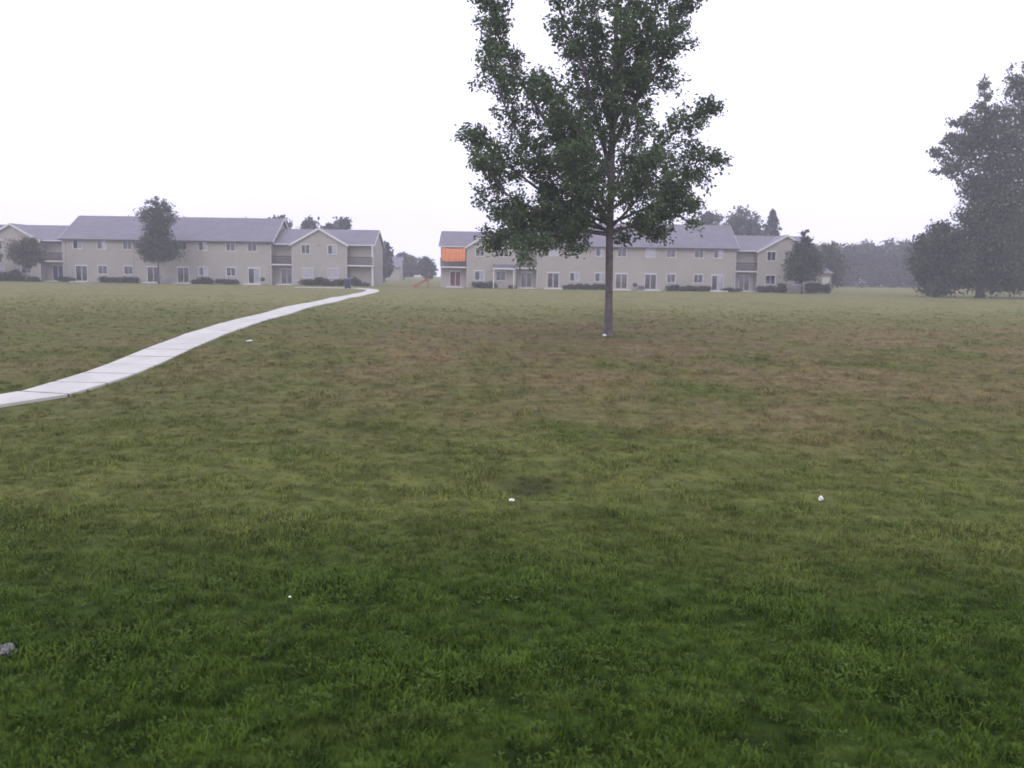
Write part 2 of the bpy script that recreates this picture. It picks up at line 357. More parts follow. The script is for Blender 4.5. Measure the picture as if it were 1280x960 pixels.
def gable_roof(root, x0, x1, y0, y1, ze, zr, axis, gut=M_GUTTER, name="roof", t=0.16, over=0.35):
    """two sloping slabs with thickness; axis 'x' ridge runs along x"""
    m = MB()
    if axis == 'x':
        ym = (y0+y1)/2; s = (zr-ze)/(ym-y0)
        g = None; tr = []
        for ya, sg in ((y0-over, 1), (y1+over, -1)):
            zz = zr - s*abs(ym-ya)
            m.prism([(x0-over, ya, zz), (x0-over, ym, zr), (x0-over, ym, zr+t), (x0-over, ya, zz+t)], (x1-x0+2*over, 0, 0))
            for xe in (x0-over-.03, x1+over): tr.append(MB()); tr[-1].prism([(xe, ya, zz-.06), (xe, ym, zr-.06), (xe, ym, zr+t+.01), (xe, ya, zz+t+.01)], (.03, 0, 0))
        ya = y0-over; zz = zr-s*abs(ym-ya); g = MB().box(x0-over, x1+over, ya-.12, ya-.004, zz-.02, zz+.12)
    else:
        xm = (x0+x1)/2; s = (zr-ze)/(xm-x0)
        tr = []
        for xa in (x0-over, x1+over):
            zz = zr - s*abs(xm-xa)
            m.prism([(xa, y0-over, zz), (xm, y0-over, zr), (xm, y0-over, zr+t), (xa, y0-over, zz+t)], (0, y1-y0+over, 0))
            tr.append(MB()); tr[-1].prism([(xa, y0-over-.03, zz-.1), (xm, y0-over-.03, zr-.1), (xm, y0-over-.03, zr+t+.01), (xa, y0-over-.03, zz+t+.01)], (0, .03, 0))
        g = None
    r = m.build(name, M_ROOF, root)
    for q in tr: q.build("rake_board", M_TRIM, r)
    if g: g.build("gutter", gut, r)
    return r
WZ_U, WZ_L, WH = 4.22, 1.05, 1.08
def main_block(root, x0, x1, uppers, lowers, doors):
    w = MB(); y = YB; ops = []
    for cx, st in uppers: ops.append(window(root, cx, WZ_U, 1.15, WH, y, st))
    for cx, st in lowers: ops.append(window(root, cx, WZ_L, 1.15, WH, y, st))
    for cx, st in doors: ops.append(door(root, cx, y, st))
    facade(w, x0, x1, 0, 5.5, y, ops)
    for x in (x0, x1): w.poly([(x, y, 0), (x, y+11, 0), (x, y+11, 5.5), (x, y+5.5, 8.6), (x, y, 5.5)])
    w.quad((x0, y+11, 0), (x1, y+11, 0), (x1, y+11, 5.5), (x0, y+11, 5.5)); w.quad((x0, y+2.2, 0), (x1, y+2.2, 0), (x1, y+2.2, 5.5), (x0, y+2.2, 5.5))
    wo = w.build("wall", M_SIDING, root)
    MB().box(x0-.03, x0+.12, y-.03, y-.004, 0, 5.4).build("corner_board", M_CORNER, wo); MB().box(x1-.12, x1+.03, y-.03, y-.004, 0, 5.4).build("corner_board", M_CORNER, wo)
    gable_roof(root, x0, x1, y, y+11, 5.5, 8.55, 'x')
    for xx in (x0+.35, x0+(x1-x0)*.337, x0+(x1-x0)*.66, x1-.35):
        MB().box(xx-.04, xx+.04, y-.09, y-.012, .15, 5.3).box(xx-.05, xx+.05, y-.3, y-.012, .05, .145).build("downspout", M_CORNER, root)
    for fx in (0.22, 0.5, 0.81):
        xx = x0+(x1-x0)*fx
        MB().tube([(xx, y+6.4, 7.9), (xx, y+6.4, 8.95)], [.07, .07]).build("vent_pipe", M_GREYMETAL, root)
def wing(root, xc, hw, win_u, win_l, y=YB):
    w = MB(); ops = []
    for dx, st in win_u: ops.append(window(root, xc+dx, 4.0, 1.1, 1.15, y, st))
    for dx, st in win_l: ops.append(window(root, xc+dx, 1.0, 1.25, 1.15, y, st))
    facade(w, xc-hw, xc+hw, 0, 5.2, y, ops)
    w.poly([(xc-hw, y, 5.2), (xc+hw, y, 5.2), (xc, y, 7.15)])
    for x in (xc-hw, xc+hw): w.quad((x, y, 0), (x, y+9, 0), (x, y+9, 5.2), (x, y, 5.2))
    w.quad((xc-hw, y+2.2, 0), (xc+hw, y+2.2, 0), (xc+hw, y+2.2, 5.2), (xc-hw, y+2.2, 5.2))
    wo = w.build("wall", M_SIDING, root)
    for s in (-1, 1): MB().box(xc+s*hw-.07, xc+s*hw+.07, y-.03, y-.004, 0, 5.15).build("corner_board", M_CORNER, wo)
    MB().box(xc-.18, xc+.18, y-.05, y-.004, 5.0, 5.16).build("vent", M_GREYMETAL, wo)
    gable_roof(root, xc-hw, xc+hw, y, y+5.2, 5.2, 7.15, 'y', over=0.3)
def recess(root, x0, x1, door_st, door_dx=0.0, up_win=None, y=YB):
    w = MB(); yr = y+1.5; ops = []; xm = (x0+x1)/2+door_dx
    if door_st: ops.append(door(root, xm, yr, door_st, w=1.3))
    if up_win: ops.append(window(root, xm, 3.1, 1.0, 1.7, yr, up_win))
    facade(w, x0, x1, 0, 5.3, yr, ops)
    w.quad((x0, yr+.8, 0), (x1, yr+.8, 0), (x1, yr+.8, 5.3), (x0, yr+.8, 5.3))
    w.build("wall", M_SIDING, root)
    b = MB().box(x0+.01, x1-.01, y+.02, yr-.01, 2.52, 2.68).build("balcony", M_TRIM, root)
    m = MB(); n = int((x1-x0)/0.13)
    for i in range(n+1): xx = x0+.06+(x1-x0-.12)*i/n; m.box(xx-.03, xx+.03, y+.07, y+.11, 2.72, 3.62)
    m.box(x0+.02, x1-.02, y+.04, y+.15, 3.62, 3.72); m.box(x0+.02, x1-.02, y+.06, y+.13, 2.74, 2.80)
    m.build("railing", M_RAIL, b)
def cross_roof(root, x0, x1, ends, y=YB):
    gable_roof(root, x0, x1, y+.75, y+9.3, 5.25, 7.2, 'x', gut=M_TRIM, over=0.2)
    w = MB()
    for x in ends: w.poly([(x, y+1.5, 0), (x, y+9, 0), (x, y+9, 5.3), (x, y+5, 7.15), (x, y+1.5, 5.45)])
    w.quad((x0, y+9, 0), (x1, y+9, 0), (x1, y+9, 5.3), (x0, y+9, 5.3))
    w.build("end_wall", M_SIDING, root)


fx = lambda p: 0.10234*p - 65.67          # metres along the building line
bl = empty("apartment_building", (0, 0, 0), "long beige two-storey apartment block with grey roof at left behind the concrete path", "apartment building", "apartment blocks across the lawn")
main_block(bl, fx(80), fx(339.5),
    [(fx(99), 'half'), (fx(129), 'half'), (fx(161), 'none'), (fx(192), 'half'), (fx(229), 'none'), (fx(254.5), 'half'), (fx(289), 'none'), (fx(316), 'none')],
    [(fx(129), 'none'), (fx(161), 'none'), (fx(254.5), 'half'), (fx(289), 'none')],
    [(fx(102.6), 'glass'), (fx(192), 'glass'), (fx(229.5), 'glass'), (fx(318), 'half')])
wing(bl, fx(17), 3.5, [(-1.75, 'none'), (1.7, 'none')], [(-1.75, 'half'), (1.7, 'none')])
wing(bl, fx(399.5), 3.45, [(-1.75, 'none'), (1.65, 'half')], [(-1.5, 'full'), (1.75, 'full')])
recess(bl, fx(51)+.05, fx(80), 'blue', 0.0)
recess(bl, fx(339.5), fx(364.5), 'glass', 0.3)
recess(bl, fx(434), fx(465.5), None, 0, None)
recess(bl, fx(-47), fx(-17.5), 'glass')
MB().box(fx(465.5)-.12, fx(465.5)+.06, YB+.2, YB+.38, 0, 5.2).build("post", M_TRIM, bl)
cross_roof(bl, fx(339.5)+.4, fx(465.5), [fx(465.5)]); cross_roof(bl, fx(-47), fx(80)-.4, [fx(-47)])

br_ = empty("apartment_building", (0, 0, 0), "long beige two-storey apartment block with grey roof behind the big lone tree", "apartment building", "apartment blocks across the lawn")
main_block(br_, fx(670.5), fx(918),
    [(fx(691), 'full'), (fx(717.5), 'half'), (fx(749), 'half'), (fx(776), 'none'), (fx(811.5), 'full'), (fx(837), 'none'), (fx(872), 'none'), (fx(896), 'half')],
    [(fx(717.5), 'half'), (fx(749), 'half'), (fx(838), 'none'), (fx(872), 'none')],
    [(fx(691), 'glass'), (fx(776), 'tan'), (fx(812.5), 'glass'), (fx(896), 'half')])
wing(br_, fx(614), 3.1, [(-1.5, 'none'), (1.5, 'none')], [(-1.5, 'half'), (1.2, 'none')])
wing(br_, fx(980), 3.5, [(-1.85, 'none'), (1.75, 'half')], [(-1.85, 'none'), (1.75, 'none')])
recess(br_, fx(645.5), fx(670.5), 'glass'); recess(br_, fx(918), fx(945), 'glass', 0.15)
recess(br_, fx(549.5), fx(582.5), 'red', 0.2)
cross_roof(br_, fx(549.5), fx(670.5)-.4, [fx(549.5)]); cross_roof(br_, fx(918)+.4, fx(1014), [fx(1014)])
# porch canopy over the wing door and the one-storey annex at the right end
m = MB().prism([(fx(616), YB-1.3, 2.45), (fx(616), YB-.004, 2.95), (fx(616), YB-.004, 3.05), (fx(616), YB-1.3, 2.55)], (fx(643)-fx(616), 0, 0)).build("porch_roof", M_ROOF, br_)
MB().box(fx(616), fx(643), YB-1.42, YB-1.304, 2.40, 2.58).build("fascia", M_TRIM, m)
for q in (617, 642): MB().box(fx(q)-.06, fx(q)+.06, YB-1.28, YB-1.16, 0, 2.46).build("post", M_TRIM, m)
ax0, ax1 = fx(1014)+.01, fx(1040); w = MB().box(ax0, ax1, YB+.6, YB+6, 0, 2.5).build("annex_wall", M_SIDING, br_)
MB().box(ax0+1.5, ax0+2.4, YB+.55, YB+.596, 0, 2.0).build("annex_door", M_TRIM, w)
m = MB(); a0, a1, b0, b1 = ax0+.01, ax1+.3, YB+.3, YB+6.3; ry0, ry1 = YB+2.6, YB+4
m.poly([(a0, b0, 2.5), (a1, b0, 2.5), (ax0+1.8, ry0, 3.65), (a0, ry0, 3.65)]); m.poly([(a1, b0, 2.5), (a1, b1, 2.5), (ax0+1.8, ry1, 3.65), (ax0+1.8, ry0, 3.65)])
m.poly([(a1, b1, 2.5), (a0, b1, 2.5), (a0, ry1, 3.65), (ax0+1.8, ry1, 3.65)]); m.poly([(a0, ry0, 3.65), (ax0+1.8, ry0, 3.65), (ax0+1.8, ry1, 3.65), (a0, ry1, 3.65)]); m.poly([(a0, b0, 2.5), (a0, b1, 2.5), (a1, b1, 2.5), (a1, b0, 2.5)])
m.build("annex_roof", M_ROOF, br_)

# far house seen through the gap
fh = empty("house", (-31.2, 205, 0), "small pale house far off in the gap between the two apartment blocks", "house")
w = MB(); ops = [window(fh, 1.5, 1.2, 1.6, 1.2, 0, 'full'), window(fh, -2.5, 1.2, 1.4, 1.2, 0, 'none')]
facade(w, -5, 5, 0, 3, 0, ops); w.poly([(5, 0, 0), (5, 7, 0), (5, 7, 3), (5, 3.5, 5.2), (5, 0, 3)]); w.poly([(-5, 0, 0), (-5, 7, 0), (-5, 7, 3), (-5, 3.5, 5.2), (-5, 0, 3)]); w.quad((-5, 7, 0), (5, 7, 0), (5, 7, 3), (-5, 7, 3)); w.quad((-5, 1, 0), (5, 1, 0), (5, 1, 3), (-5, 1, 3))
w.build("wall", M_SIDING, fh); gable_roof(fh, -5, 5, 0, 7, 3, 5.2, 'x')

# ------------------------------------------------------------------ leaves and trees
def leaf_mesh(name, P, S, matl, parent, up_bias=0.3, seed=0, D=None, aspect=0.5):
    """every leaf a bent four-sided blade of its own; P centres (n,3), S lengths (n)"""
    rs = np.random.RandomState(seed+11); n = len(P)
    a = rs.normal(size=(n, 3)) if D is None else D + rs.normal(size=(n, 3))*0.55
    a /= np.linalg.norm(a, axis=1, keepdims=True)+1e-9
    nn = rs.normal(size=(n, 3)); nn[:, 2] += up_bias*2.5; b = np.cross(a, nn); b /= np.linalg.norm(b, axis=1, keepdims=True)+1e-9
    c = np.cross(b, a); S = S[:, None]
    v = np.empty((n, 4, 3)); v[:, 0] = P - a*S*.5; v[:, 1] = P + b*S*aspect*.5 + c*S*.08 - a*S*.05; v[:, 2] = P + a*S*.5 - c*S*.06; v[:, 3] = P - b*S*aspect*.5 + c*S*.08 - a*S*.05
    me = bpy.data.meshes.new(name); me.vertices.add(n*4); me.vertices.foreach_set('co', v.reshape(-1).astype(np.float32))
    me.loops.add(n*4); me.loops.foreach_set('vertex_index', np.arange(n*4, dtype=np.int32)); me.polygons.add(n)
    me.polygons.foreach_set('loop_start', (np.arange(n)*4).astype(np.int32)); me.polygons.foreach_set('loop_total', np.full(n, 4, np.int32)); me.update(); me.validate()
    return link(name, me, matl, parent)

def lobed_points(lobes, n, seed, hollow=0.25, spread=0.24):
    """points in ellipsoid lobes (x, y, z, rx, ry, rz), gathered into clumps near the surface"""
    rs = np.random.RandomState(seed); V = np.array([l[3]*l[4]*l[5] for l in lobes])**0.8; V /= V.sum(); out = []; cl = []
    for l, f in zip(lobes, V):
        k = int(n*f)+1; nc = max(6, k//45)
        d = rs.normal(size=(nc, 3)); d /= np.linalg.norm(d, axis=1, keepdims=True)
        r = (rs.uniform(hollow, 1, (nc, 1)))**0.45*rs.uniform(0.82, 1.08, (nc, 1)); c = d*r
        idx = rs.randint(0, nc, k); q = c[idx] + np.clip(rs.normal(size=(k, 3)), -1.9, 1.9)*spread*(1+np.minimum(rs.exponential(.3, (k, 1)), .7))/1.3*np.array([1, 1, 0.8])
        out.append(q*np.array(l[3:6]) + np.array(l[:3]))
    return np.vstack(out)
def simple_tree(name, label, cat, x, y, h, lobes, n, ls, matl, trunk_r=0.16, group=None, seed=1, limbs=6, asp=0.6):
    z0 = ground(x, y); t = empty(name, (x, y, z0), label, cat, group)
    rs = random.Random(seed)
    tk = MB(); top = max(l[2] for l in lobes); top_ = top*(.72 if h > 20 else .95); pts = [(0, 0, -0.2)] + [(rs.uniform(-.02, .02)*h*k/6, rs.uniform(-.02, .02)*h*k/6, top_*k/6) for k in range(1, 7)]
    tk.tube(pts, [trunk_r*1.25] + [trunk_r*(1-0.14*k) for k in range(1, 7)], 7)
    for l in lobes[:limbs*2]:
        zb = max(0.25*top, l[2]-l[5]*0.8-0.1*h); k = min(1.0, zb/top_)*6; i = min(5, int(k)); b = Vector(pts[i]).lerp(Vector(pts[i+1]), k-i)
        e = Vector((l[0], l[1], l[2]+l[5]*.3)); mid = b.lerp(e, .5) + Vector((0, 0, -.05*h)); tk.tube([b, mid, e], [trunk_r*.45, trunk_r*.3, trunk_r*.1], 5)
    tk.build("trunk", M_BARK, t, True)
    P = lobed_points(lobes, n, seed, spread=.30 if h > 20 else .24); rsn = np.random.RandomState(seed); leaf_mesh("crown", P, ls*rsn.uniform(.6, 1.4, len(P)), matl, t, seed=seed, aspect=asp)
    return t
def round_lobes(h, w, zlow, k, seed, dpt=None, taper=0.5):
    """uneven crown between zlow and h, widest about a third of the way up"""
    rs = random.Random(seed); dpt = dpt or w; out = []
    for i in range(k):
        f = (i+0.5)/k; z = zlow + (h-zlow)*(0.12+0.80*f); prof = math.sin(math.pi*min(1, 0.22+0.78*(1-f)**taper*0.95))**0.8 if f > .0 else 1
        prof = max(0.2, (1-f**1.8)) * (0.75+0.25*min(1, f*4))
        an = i*2.4 + rs.uniform(-.5, .5); rr = w/2*prof
        r = rr*rs.uniform(.62, .8)
        out.append((math.cos(an)*(rr-r), math.sin(an)*(rr-r)*dpt/w, z, r*1.15, r*1.1*dpt/w, max(min(r*1.0, (h-zlow)*.22), (h-zlow)*.14)))
    out.append((0, 0, zlow+(h-zlow)*.45, w*.36, dpt*.36, (h-zlow)*.42)); out.append((rs.uniform(-.05, .05)*w, 0, h-(h-zlow)*.2, w*.26, w*.26, (h-zlow)*.2))
    return out

# --- young tree in front of the left block
simple_tree("shade_tree", "slim upright young tree in front of the middle of the left apartment block", "tree", -43.75, 110, 10.4,
    [(-.2, 0, 3.6, 2.1, 1.8, 1.1), (1.0, .3, 4.1, 1.9, 1.6, 1.0), (-.9, 0, 4.8, 1.6, 1.5, 1.2), (.1, 0, 5.6, 1.7, 1.6, 1.5), (.2, .2, 7.0, 1.6, 1.5, 1.5), (-.8, 0, 8.1, 1.4, 1.2, 1.2), (.9, 0, 8.4, 1.5, 1.2, 1.2), (-.5, 0, 9.5, .7, .7, .9), (.6, 0, 9.3, .9, .7, .9), (0, 0, 10.1, .4, .4, .6), (1.9, 0, 4.6, 1.0, .8, .8)], 14000, .24, M_LEAF_D, .11, seed=3)
simple_tree("shade_tree", "small loose-crowned tree before the left-hand gable wing of the left apartment block", "tree", -59.0, 108, 5.6,
    [(0, 0, 4.2, 1.7, 1.4, 1.2), (-.9, 0, 3.4, 1.2, 1.1, .9), (1.0, 0, 3.2, 1.3, 1.1, .8), (.2, 0, 2.5, 1.5, 1.2, .7), (.6, 0, 4.8, .8, .8, .7), (1.7, 0, 2.6, .7, .6, .4)], 7000, .20, M_LEAF_O, .08, seed=4)
simple_tree("shade_tree", "dark narrow tree cut off by the left edge of the view", "tree", -64.5, 110, 5.4,
    [(0, 0, 4.2, 1.0, 1.0, 1.2), (.3, 0, 2.8, 1.1, 1.0, 1.2), (-.4, 0, 3.2, 1.2, 1.0, 1.2)], 5000, .20, M_LEAF_D, .08, seed=5)
simple_tree("evergreen_tree", "dark teardrop-shaped tree with a small knob top beside the right end of the right block", "tree", 34.9, 108, 7.7,
    [(0, 0, 7.1, .55, .5, .6), (0, 0, 6.2, .8, .8, .7), (.1, 0, 5.4, 1.25, 1.2, .9), (-.4, 0, 4.3, 1.5, 1.4, 1.1), (.6, 0, 4.2, 1.5, 1.4, 1.1), (-.7, 0, 3.0, 1.6, 1.4, 1.1), (.7, 0, 3.0, 1.5, 1.4, 1.1), (0, 0, 2.2, 1.9, 1.5, .75), (0, .4, 3.6, 1.6, 1.5, 1.6)], 16000, .24, M_LEAF_D, .13, seed=6)

# --- the two tall trees and the low round one at the right edge
simple_tree("tall_tree", "tall dark spired tree near the right edge with a ragged left side", "tree", 51.3, 98, 24.0,
    [(-1.45, 0, 22.8, .35, .4, .9), (-1.3, 0, 21.6, .8, .8, 1.2), (-1.2, 0, 20.2, 1.1, 1.0, 1.1), (-3.6, 0, 18.9, 1.1, 1.2, .8), (-1.4, 0, 18.6, 1.9, 1.7, 1.3), (.6, 0, 19.0, 1.3, 1.5, 1.5), (-4.9, 0, 17.0, 1.2, 1.2, .55), (-3.0, 0, 17.0, 1.9, 1.8, 1.2), (.3, 0, 16.6, 2.4, 2.2, 1.8), (-5.2, 0, 15.6, 1.3, 1.3, .5), (-3.2, 0, 14.9, 1.9, 1.8, 1.2), (-4.6, 0, 13.5, 1.5, 1.5, .7),
     (.2, 0, 13.6, 2.3, 2.4, 1.7), (-1.0, 0, 12.0, 2.0, 2.0, 1.4), (.9, 0, 10.6, 2.6, 2.6, 2.2), (-1.2, 0, 9.3, 1.9, 2.2, 1.7), (1.2, 0, 7.4, 2.8, 3, 2.2), (-1.0, 0, 6.0, 2.1, 2.5, 2.0), (1.0, 0, 4.2, 3.0, 3, 2.2), (-1.6, 0, 3.0, 2.2, 2.4, 1.9), (1.4, 0, 2.0, 3.0, 2.5, 1.8)], 30000, .34, M_LEAF_T, .42, seed=8)
simple_tree("tall_tree", "tallest dark tree cut off by the right edge of the view", "tree", 58.6, 101, 26.0,
    [(-4.1, 0, 24.0, .7, .7, 1.2), (-3.8, 0, 22.8, 1.0, 1.0, 1.4), (-2.6, 0, 24.4, .8, .9, 1.3), (-3.6, 0, 22.8, 1.4, 1.3, 1.5), (-1.0, 0, 23, 1.6, 1.5, 1.9), (-2.6, 0, 20.6, 2.2, 2.0, 2.0), (.5, 0, 19.5, 3.2, 3, 2.8), (-2.6, 0, 17.5, 2.6, 2.4, 2.1), (0, 0, 15.2, 4.0, 3.6, 2.8), (-2.6, 0, 12.6, 2.8, 2.6, 2.4), (.6, 0, 10.6, 4.2, 4, 3), (-2.4, 0, 8, 3, 3, 2.6), (.6, 0, 6.2, 4.4, 4, 3), (-2, 0, 3.4, 3.4, 3, 2.6), (1, 0, 2.6, 4, 3.4, 2.2),
     (2.6, 0, 22.0, 1.8, 1.6, 2.4)], 34000, .34, M_LEAF_T, .5, seed=9)
simple_tree("round_tree", "lower round dark tree left of the tall spired tree", "tree", 46.9, 99, 8.4,
    [(.4, 0, 6.6, 1.9, 1.8, 1.5), (-1.0, 0, 5.4, 1.9, 1.8, 1.5), (1.6, 0, 5.2, 1.9, 1.8, 1.6), (-1.5, 0, 3.6, 1.7, 1.8, 1.4), (.2, 0, 3.6, 2.2, 2, 1.8), (1.9, 0, 2.8, 2.2, 2, 1.9), (0, 0, 1.7, 2.1, 2, 1.5)], 19000, .32, M_LEAF_D, .2, seed=10)

# --- trees behind the buildings: each crown that can be told apart is a tree
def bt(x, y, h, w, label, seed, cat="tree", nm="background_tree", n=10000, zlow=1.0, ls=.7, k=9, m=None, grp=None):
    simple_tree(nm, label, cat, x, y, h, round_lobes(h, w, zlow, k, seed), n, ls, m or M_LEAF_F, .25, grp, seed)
G1 = "trees rising behind the left apartment block"
bt(-43.5, 165, 11.6, 7.5, "hazy tree crown just behind the right end of the left block's main roof", 21, grp=G1)
bt(-38.2, 168, 11.6, 7.0, "hazy crown above the dip left of the left block's right gable", 22, grp=G1)
bt(-34.4, 166, 10.6, 5.0, "smallest hazy crown above the right gable of the left block", 23, grp=G1)
bt(-31.6, 164, 11.6, 6.0, "round-topped hazy crown right of the gable peak of the left block", 24, grp=G1)
G2 = "trees rising behind the right apartment block"
bt(34.0, 160, 13.4, 11.0, "broad low hazy crown left over the right block's main roof", 31, n=9000, grp=G2)
bt(43.2, 172, 15.2, 11.5, "wide hazy tree in the middle behind the right block's roof", 32, n=9000, grp=G2)
bt(46.6, 176, 13.2, 7.5, "hazy crown between the wide tree and the pointed conifer behind the right block", 33, n=6000, grp=G2)
def conifer(x, y, h, w, label, seed, n=8000, ls=.5):
    rs = np.random.RandomState(seed); t = empty("conifer", (x, y, ground(x, y)), label, "tree")
    MB().tube([(0, 0, -.2), (0, 0, h*.5), (0, 0, h*.98)], [.28, .16, .03], 6).build("trunk", M_BARK, t)
    nb = 110; P = []; D = []
    for i in range(nb):
        f = (i/nb)**0.9; z = h*(0.08+0.9*f); ln = w/2*(1-f)**0.75*rs.uniform(.7, 1.15)+.15; an = i*2.4+rs.uniform(-.3, .3); k = n//nb
        r = rs.uniform(0.05, 1, k)**.7*ln; zz = z - r*.22 + rs.normal(size=k)*.12; a2 = an + rs.normal(size=k)*.22/np.maximum(r/ln, .3)*.6
        P.append(np.stack([np.cos(a2)*r, np.sin(a2)*r, zz], 1)); D.append(np.stack([np.cos(a2), np.sin(a2), -.3+0*r], 1))
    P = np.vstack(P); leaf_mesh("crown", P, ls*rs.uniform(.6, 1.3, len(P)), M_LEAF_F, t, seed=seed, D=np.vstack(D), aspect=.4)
conifer(47.6, 166, 14.6, 8.0, "pointed hazy conifer behind the right gable of the right block", 34)
bt(50.0, 142, 7.6, 6.5, "olive round-topped tree just beyond the low annex of the right block", 35, n=6000, ls=.4, m=M_LEAF_O)
G3 = "bluish trees in the gap between the blocks"
bt(-23.9, 165, 7.4, 4.2, "bluish tree crown at the left of the gap beside the left block's end", 41, grp=G3, n=3500)
bt(-26.6, 215, 6.6, 9.5, "broad domed bluish tree filling the middle of the gap between the blocks", 42, grp=G3, n=7000)
bt(-31.5, 218, 6.4, 8.0, "lower bluish tree behind the far pale house in the gap", 43, grp=G3, n=5000)
bt(-18.6, 190, 4.9, 4.4, "small bluish tree at the right of the gap beside the orange things", 44, grp=G3, n=3500)
# --- wood behind the field at right: reads as one mass
lobes = []; rs_ = random.Random(5)
for i in range(90):
    x = rs_.uniform(62, 138); y = rs_.uniform(200, 235); h = 10.3+2.6*noise.noise((x*.11, 3.3, 0)) + 1.4*noise.noise((x*.35, 8.3, 0)); 
    if x < 78: h -= (78-x)*.12
    lobes += [(x, y, h*.72, 3.2, 3, h*.26), (x+rs_.uniform(-2, 2), y-2, h*.35, 3.4, 3, h*.36)]
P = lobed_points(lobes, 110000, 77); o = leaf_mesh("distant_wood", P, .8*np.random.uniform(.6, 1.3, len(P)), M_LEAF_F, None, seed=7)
tag(o, "low hazy wood closing the field right of the right apartment block", "wood", kind='stuff')
lobes = []
for i in range(70):
    x = rs_.uniform(-250, 90); y = rs_.uniform(270, 300); h = 7.0+1.6*noise.noise((x*.08, 1.3, 0)); lobes += [(x, y, h*.6, 4, 3, h*.4)]
for i in range(40):
    x = rs_.uniform(-130, -66); y = rs_.uniform(150, 175); h = 6.0+1.0*noise.noise((x*.1, 1.3, 0)); lobes += [(x, y, h*.6, 3, 3, h*.4)]
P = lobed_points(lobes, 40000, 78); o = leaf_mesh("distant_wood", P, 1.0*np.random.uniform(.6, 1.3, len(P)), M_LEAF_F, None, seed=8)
tag(o, "low bluish line of far woods behind both apartment blocks", "wood", kind='stuff')

# ------------------------------------------------------------------ shrubs
def shrub(x, y, w, h, d, label, seed, m=None, n=None, grp="low shrubs along the apartment walls"):
    z0 = ground(x, y); t = empty("shrub", (x, y, z0), label, "shrub", grp); rs = random.Random(seed); k = max(2, int(w/0.7)); lobes = []
    for i in range(k):
        f = (i+.5)/k-.5; hh = h*rs.uniform(.42, .52); r = w/k*.85
        lobes.append((f*(w-r*.6), rs.uniform(-.1, .1)*d, h*.5*rs.uniform(.85, 1.05), r, d*.5, hh))
    st = MB()
    for l in lobes: st.tube([(l[0], 0, -.05), (l[0]+rs.uniform(-.1, .1), 0, h*.6)], [.03, .015], 5)
    st.build("stem", M_BARK, t)
    P = lobed_points(lobes, n or int(1300*w*h)+600, seed, .0); P[:, 2] = np.abs(P[:, 2]); leaf_mesh("foliage", P, .15*np.random.RandomState(seed).uniform(.6, 1.4, len(P)), m or M_LEAF_B, t, seed=seed, aspect=.7)
YS = 113.2
def sh(p0, p1, hpx, label, seed, y=YS, **k): shrub((fx(p0)+fx(p1))/2*y/YB, y, (p1-p0)*.1023, hpx*.103, 1.0, label, seed, **k)
sh(-6, 12, 11, "dark rounded shrub at the far left corner under the cut-off tree", 101)
sh(11, 26, 15, "taller dark shrub under the small loose-crowned tree", 102, m=M_LEAF_D)
sh(26, 50, 7, "low shrub between the small loose tree and the blue door", 103)
sh(73, 91, 6.5, "short shrub between the blue door and the first glass door of the left block", 104)
sh(125, 173, 7, "longest low hedge-like shrub, under two windows left of the slim young tree", 105)
sh(241, 266, 8, "low shrub right of the slim young tree, left of a pair", 106)
sh(271, 296, 7, "low shrub left of the half-curtained door, right of a pair", 107)
sh(376, 396, 8, "green shrub below the left ground window of the right gable of the left block", 108)
sh(394, 406, 11, "dark taller shrub between the two ground windows of the left block's gable", 109, m=M_LEAF_D)
sh(404, 432, 8, "wide shrub below the white ground window of the left block's gable", 110)
sh(439, 450, 10, "dark shrub behind the blue bin at the end of the left block", 111, m=M_LEAF_D)
sh(450, 460, 5, "small low shrub at the right corner of the left block", 112, m=M_LEAF_D)
sh(592, 619, 8, "dark shrub under the left window of the right block's hidden gable", 113, m=M_LEAF_D)
sh(636, 644, 5, "tiny shrub beside the porch canopy post of the right block", 114)
sh(705, 757, 7, "long low shrub left of the big tree's trunk", 115)
sh(834, 888, 7, "long low shrub right of the dark glass door of the right block", 116)
sh(905, 924, 5, "small shrub left of the recessed door of the right block", 117, m=M_LEAF_O)
sh(946, 970, 8, "yellowish green shrub beneath the gable window of the right block", 118, m=M_LEAF_O)
sh(971, 982, 11, "dark upright shrub right of the gable window of the right block", 119, m=M_LEAF_D)
sh(1006, 1038, 13, "biggest dark round shrub in front of the low annex", 120, y=112.0, m=M_LEAF_D)

# ------------------------------------------------------------------ small things by the buildings
b = empty("wheeled_bin", (-17.9, 96.2, 0), "dark blue wheeled bin standing by the far end of the concrete path", "bin")
m = MB(); m.v = [(-.24, -.26, .08), (.24, -.26, .08), (.24, .26, .08), (-.24, .26, .08), (-.32, -.36, 1.0), (.32, -.36, 1.0), (.32, .36, 1.0), (-.32, .36, 1.0)]; m.f = [(0, 3, 2, 1), (4, 5, 6, 7), (0, 1, 5, 4), (1, 2, 6, 5), (2, 3, 7, 6), (3, 0, 4, 7)]
m.build("body", M_BIN, b); MB().prism([(-.35, -.4, 1.005), (-.35, .38, 1.005), (-.35, .36, 1.08), (-.35, -.1, 1.13), (-.35, -.38, 1.05)], (.7, 0, 0)).build("lid", M_BIN, b)
MB().tube([(-.3, .44, 1.0), (.3, .44, 1.0)], [.02, .02]).build("handle", M_BIN, b)
for s in (-1, 1): MB().tube([(s*.22, .3, .1), (s*.29, .3, .1)], [.1, .1], 12).build("wheel", M_GUTTER, b)
